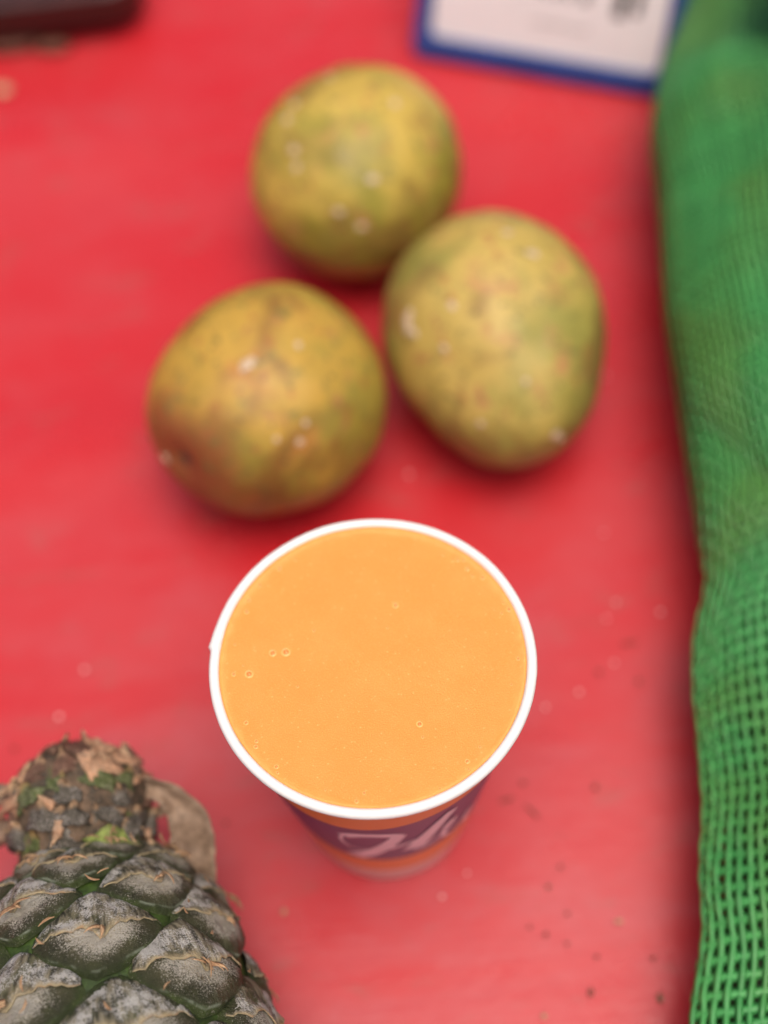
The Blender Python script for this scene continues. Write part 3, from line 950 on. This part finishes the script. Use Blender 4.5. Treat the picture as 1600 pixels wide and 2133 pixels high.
def build_sign():
    p0, p1 = Vector((29.0, 531.0, 0)), Vector((141.5, 490.5, 0))
    W = (p1 - p0).length; Hh = 84
    root = empty('price_sign', (p0 + p1) / 2)
    ex = (p1 - p0).normalized()
    root.rotation_euler = (R(-23), 0, math.atan2(ex.y, ex.x))
    tag(root, 'upright white price card in a blue plastic frame behind the mangoes', 'sign')
    blue = mat_simple('blue_plastic', (.024, .062, .25), .35, .1, .1, .05)
    white = mat_simple('card_white', (.93, .91, .90), .5, .02, .08, .03)
    wt = white.node_tree
    tr = wt.nodes.new('ShaderNodeBsdfTranslucent'); tr.inputs[0].default_value = (.88, .84, .82, 1)
    ms = wt.nodes.new('ShaderNodeMixShader'); ms.inputs[0].default_value = .135
    wt.links.new(wt.nodes['Principled BSDF'].outputs[0], ms.inputs[1]); wt.links.new(tr.outputs[0], ms.inputs[2])
    wt.links.new(ms.outputs[0], wt.nodes['Material Output'].inputs[0])
    # frame: outer and inner outline, front and back faces, bevelled
    ow, iw = rrect(W, Hh, 4.5, 6, 0, Hh / 2), rrect(W - 15, Hh - 19, 4.5, 6, .3, Hh / 2 + .2)
    ob = rrect(W - 1.6, Hh - 1.6, 3.7, 6, 0, Hh / 2); ib = rrect(W - 13.8, Hh - 17.8, 5, 6, .3, Hh / 2 + .2)
    loops = [(ow, 3.0), (ow, -2.2), (ob, -3.0), (ib, -3.0), (iw, -2.2), (iw, -.6)]
    vs = []; n = len(ow)
    for lp, y in loops: vs += [(x, y, z) for x, z in lp]
    fs = []
    for l in range(len(loops) - 1):
        for i in range(n):
            fs.append((l * n + i, l * n + (i + 1) % n, (l + 1) * n + (i + 1) % n, (l + 1) * n + i))
    for i in range(n):
        fs.append(((len(loops) - 1) * n + i, (len(loops) - 1) * n + (i + 1) % n, n * 6 + (i + 1) % n, n * 6 + i))
        fs.append((n * 6 + i, n * 6 + (i + 1) % n, (i + 1) % n, i))
    vs += [(x, 3.0, z) for x, z in iw]
    mk('frame', vs, fs, blue, root, False)
    cv = [(x, -.5, z) for x, z in rrect(W - 14.2, Hh - 18.2, 4.5, 6, .3, Hh / 2 + .2)]
    mk('card', cv, [tuple(range(n))], white, root, False)
    pv = []
    for px, pw in ((-1, 0), (1, 0)):
        pv += [(px * 13, 3.2, 56), (px * 9, 55, 24.2), (px * 9, 56.5, 25.0), (px * 13, 3.2, 59)]
    mk('prop_leg', pv, [(0, 1, 2, 3), (7, 6, 5, 4), (0, 4, 5, 1), (2, 6, 7, 3), (1, 5, 6, 2), (3, 7, 4, 0)], blue, root, False)
    ink = mat_simple('black_ink', (.02, .02, .02), .6, .1)
    grey = mat_simple('grey_ink', (.50, .47, .46), .6, .1)
    def bar(x, z, w, h, m, slant=0):
        v = [(x - w / 2, -.62, z), (x + w / 2, -.62, z), (x + w / 2 + slant, -.62, z + h), (x - w / 2 + slant, -.62, z + h)]
        return mk('lettering', v, [(0, 1, 2, 3)], m, root, False)
    # the feet of the big black characters (their tops are beyond the picture) and a faint grey small line
    for x, z, w, h in ((-4, 37.0, 2.6, 14), (2, 36.6, 2.6, 14), (8, 36.4, 2.2, 14), (15.5, 35.6, 3, 14), (31, 31.4, 5.0, 18), (38.5, 33.6, 3.4, 16)):
        bar(x, z, w, h, ink, 1.0)
    x = -8.0
    rnd = random.Random(3)
    while x < 20:
        w = rnd.uniform(.8, 2.2); bar(x, 23.0 - x * .02 + rnd.uniform(-.3, .3), w, rnd.uniform(1.3, 2.2), grey); x += w + rnd.uniform(.3, .7)
build_sign()

# ---------------------------------------------------------------- dark tray and bundle at the far corners
def build_tray():
    root = empty('plastic_tray', (-190, 640, 0))
    tag(root, 'dark maroon plastic tray with overhanging lip at the far left corner', 'tray')
    lipm = mat_simple('maroon_plastic', (.045, .012, .010), .32, .3, .05, .1)
    drk = mat_simple('black_plastic', (.014, .011, .009), .5, .3, .05, .1)
    def body(name, loops, m):
        vs = []; n = None
        for w, h, r, z in loops:
            lp = rrect(w, h, r, 6); n = len(lp); vs += [(x, y, z) for x, y in lp]
        fs = []
        for l in range(len(loops) - 1):
            for i in range(n):
                fs.append((l * n + i, l * n + (i + 1) % n, (l + 1) * n + (i + 1) % n, (l + 1) * n + i))
        fs.append(tuple(range(n))[::-1]); fs.append(tuple((len(loops) - 1) * n + i for i in range(n)))
        return mk(name, vs, fs, m, root, False)
    body('lip', [(176, 176, 16, 9.0), (182, 182, 18, 10.5), (182, 182, 18, 25), (178, 178, 17, 27), (166, 166, 14, 27), (160, 160, 12, 11)], lipm)
    body('base', [(150, 150, 14, .0), (160, 160, 15, 9.0)], drk)
    root.rotation_euler = (0, 0, R(4))
build_tray()

def blob(name, centre, dims, m, seed, amp=.12, nu=40, nv=26, freq=1.6):
    vs = []
    for i in range(nu):
        for j in range(nv):
            th = math.pi * (j + .001) / (nv - 1 + .002); ph = 2 * math.pi * i / nu
            d = (math.sin(th) * math.cos(ph), math.sin(th) * math.sin(ph), math.cos(th))
            k = 1 + amp * nz(*d, freq, seed) + amp * .5 * nz(*d, freq * 2.7, seed + 4)
            vs.append((d[0] * dims[0] * k, d[1] * dims[1] * k, d[2] * dims[2] * k))
    return mk(name, vs, grid_faces(nu, nv, True, True), m, None, True, None, centre)
b = blob('cloth_bundle', (186, 447, 108), (30, 36, 22), mat_simple('dark_teal_cloth', (.012, .030, .034), .7, .3, .05, .4), 3, .22)
tag(b, 'dark teal crumpled cloth resting on the far end of the green sack', 'cloth')

# ---------------------------------------------------------------- crumbs and specks on the sheet
def chip(name, xy, L, W, Hh, ang, m, seed):
    nu, nv = 12, 7
    vs = []
    for i in range(nu):
        for j in range(nv):
            th = math.pi * (j + .001) / (nv - 1 + .002); ph = 2 * math.pi * i / nu
            d = (math.sin(th) * math.cos(ph), math.sin(th) * math.sin(ph), math.cos(th))
            k = 1 + .35 * nz(*d, 1.7, seed)
            x, y, z = d[0] * L * k / 2, d[1] * W * k / 2, d[2] * Hh * k / 2
            vs.append((x * math.cos(ang) - y * math.sin(ang), x * math.sin(ang) + y * math.cos(ang), z))
    return mk(name, vs, grid_faces(nu, nv, True, True), m, None, True, None, (*xy, Hh * .36))

def build_crumbs():
    brown = mat_simple('crumb_brown', (.15, .050, .028), .7, .4, .8, .4)
    olive = mat_simple('crumb_olive', (.10, .10, .045), .7, .4, .8, .4)
    tan = mat_simple('crumb_tan', (.48, .34, .20), .6, .3, .8, .4)
    pale = mat_simple('speck_pale', (.82, .52, .50), .35, .15, .8, .2)
    CR = CRUMBS
    for k, (x, y, L, W, a, m, lab) in enumerate(CR):
        L, W = L * .85, W * .85
        o = chip('crumb', (x, y), L, W, min(L, W) * (.7 if L < 8 else .45), R(a), dict(brown=brown, olive=olive, tan=tan)[m], k * 3.1)
        tag(o, lab or 'tiny dark brown crumb lying on the red sheet', 'crumb', 'crumbs on the red sheet')
    for k, (x, y, s) in enumerate(SPECKS):
        o = chip('speck', (x, y), s * 1.35, s * 1.2, s * .5, k, pale, k * 2.3)
        tag(o, 'tiny pale glossy speck on the red sheet', 'speck', 'pale specks on the red sheet')
CRUMBS = [
    (44.8, 139.2, 1.9, 1.5, 20, 'olive', 'dark olive crumb right of the cup base, uppermost of a scatter'),
    (42.1, 123.7, 2.0, 1.4, 80, 'brown', None),
    (49.6, 145.5, 1.6, 1.4, 0, 'brown', None),
    (49.9, 130.1, 1.6, 1.3, 0, 'brown', None),
    (54.0, 104.6, 3.2, 1.9, 75, 'brown', 'longish reddish brown crumb near the bottom edge of the picture'),
    (75.5, 101.3, 3.6, 2.0, 95, 'olive', 'dark green scrap close to the net sack near the bottom edge'),
    (66.0, 126.2, 3.2, 1.6, 0, 'tan', 'flat tan green crumb midway between cup base and net sack'),
    (38.5, 98.4, 2.0, 1.8, 0, 'tan', 'round tan crumb at the very bottom of the picture'),
    (48.6, 120.3, 1.5, 1.3, 0, 'brown', None),
    (57.5, 115.5, 1.5, 1.3, 0, 'brown', None),
    (75.3, 113.7, 1.8, 1.4, 0, 'brown', None),
    (37.1, 126.5, 1.4, 1.3, 0, 'brown', None),
    (34.1, 169.8, 6.5, 1.0, 12, 'brown', 'thin brown straw lying just right of the cup'),
    (42.5, 165.0, 7.0, 1.0, -48, 'brown', 'thin brown straw slanting away from the first straw beside the cup'),
    (-42.4, 137.4, 2.4, 2.0, 60, 'tan', 'tan crumb on the sheet between pineapple and cup base'),
    (83.9, 224.6, 7.0, 1.0, 4, 'brown', 'faint dark straw on the sheet left of the sack, level with the juice'),
    (71.8, 214.3, 2.2, 1.8, 0, 'brown', None),
    (85.1, 209.5, 2.2, 1.8, 30, 'brown', None),
    (64.7, 172.0, 2.2, 1.9, 0, 'brown', None),
    (40.5, 175.3, 1.9, 1.6, 0, 'brown', None),
    (-61.3, 169.0, 1.8, 1.6, 0, 'brown', None),
    (-135.1, 201.6, 2.0, 1.6, 0, 'brown', None),
    (-150.4, 560.5, 12, 10, 0, 'tan', 'pale tan pebble sized scrap in front of the maroon tray'),
    (-158.5, 555.9, 34, 16, 10, 'brown', 'brown dirt clod under the tray edge at far left'),
    (-139.0, 552.2, 20, 11, 0, 'brown', 'flat brown dirt clod right of the tan scrap by the tray'),
    (-161.0, 526.1, 10, 8, 0, 'tan', 'tan scrap on the left edge of the picture below the tray'),
]
SPECKS = [(45.0, 229.8, 1.25), (33.6, 210.4, 1.15), (24.5, 176.2, 1.00), (31.2, 190.9, 0.90), (41.3, 197.2, 0.90), (51.3, 202.4, 1.00), (9.7, 138.6, 1.10), (63.8, 207.3, 1.10), (97.0, 236.0, 1.20), (81.3, 270.4, 0.90), (81.6, 241.2, 0.90), (77.2, 235.0, 0.90), (77.6, 217.3, 0.90), (-160.2, 139.9, 2.00), (-174.0, 106.6, 1.90), (-119.9, 212.4, 1.40), (-111.6, 230.1, 1.20), (137.2, 514.8, 1.40), (213.1, 637.5, 1.40), (-109.4, 102.6, 1.50), (-110.7, 54.0, 1.20), (10.6, 302.4, 1.20), (-68.1, 114.5, 0.90), (-64.5, 101.7, 1.00), (36.6, 241.4, 0.90), (91.7, 341.3, 0.90), (-42.0, 88.2, 0.80), (18.6, 145.8, 0.90), (-103.0, 178.3, 1.10), (82.6, 414.9, 1.00), ]
build_crumbs()
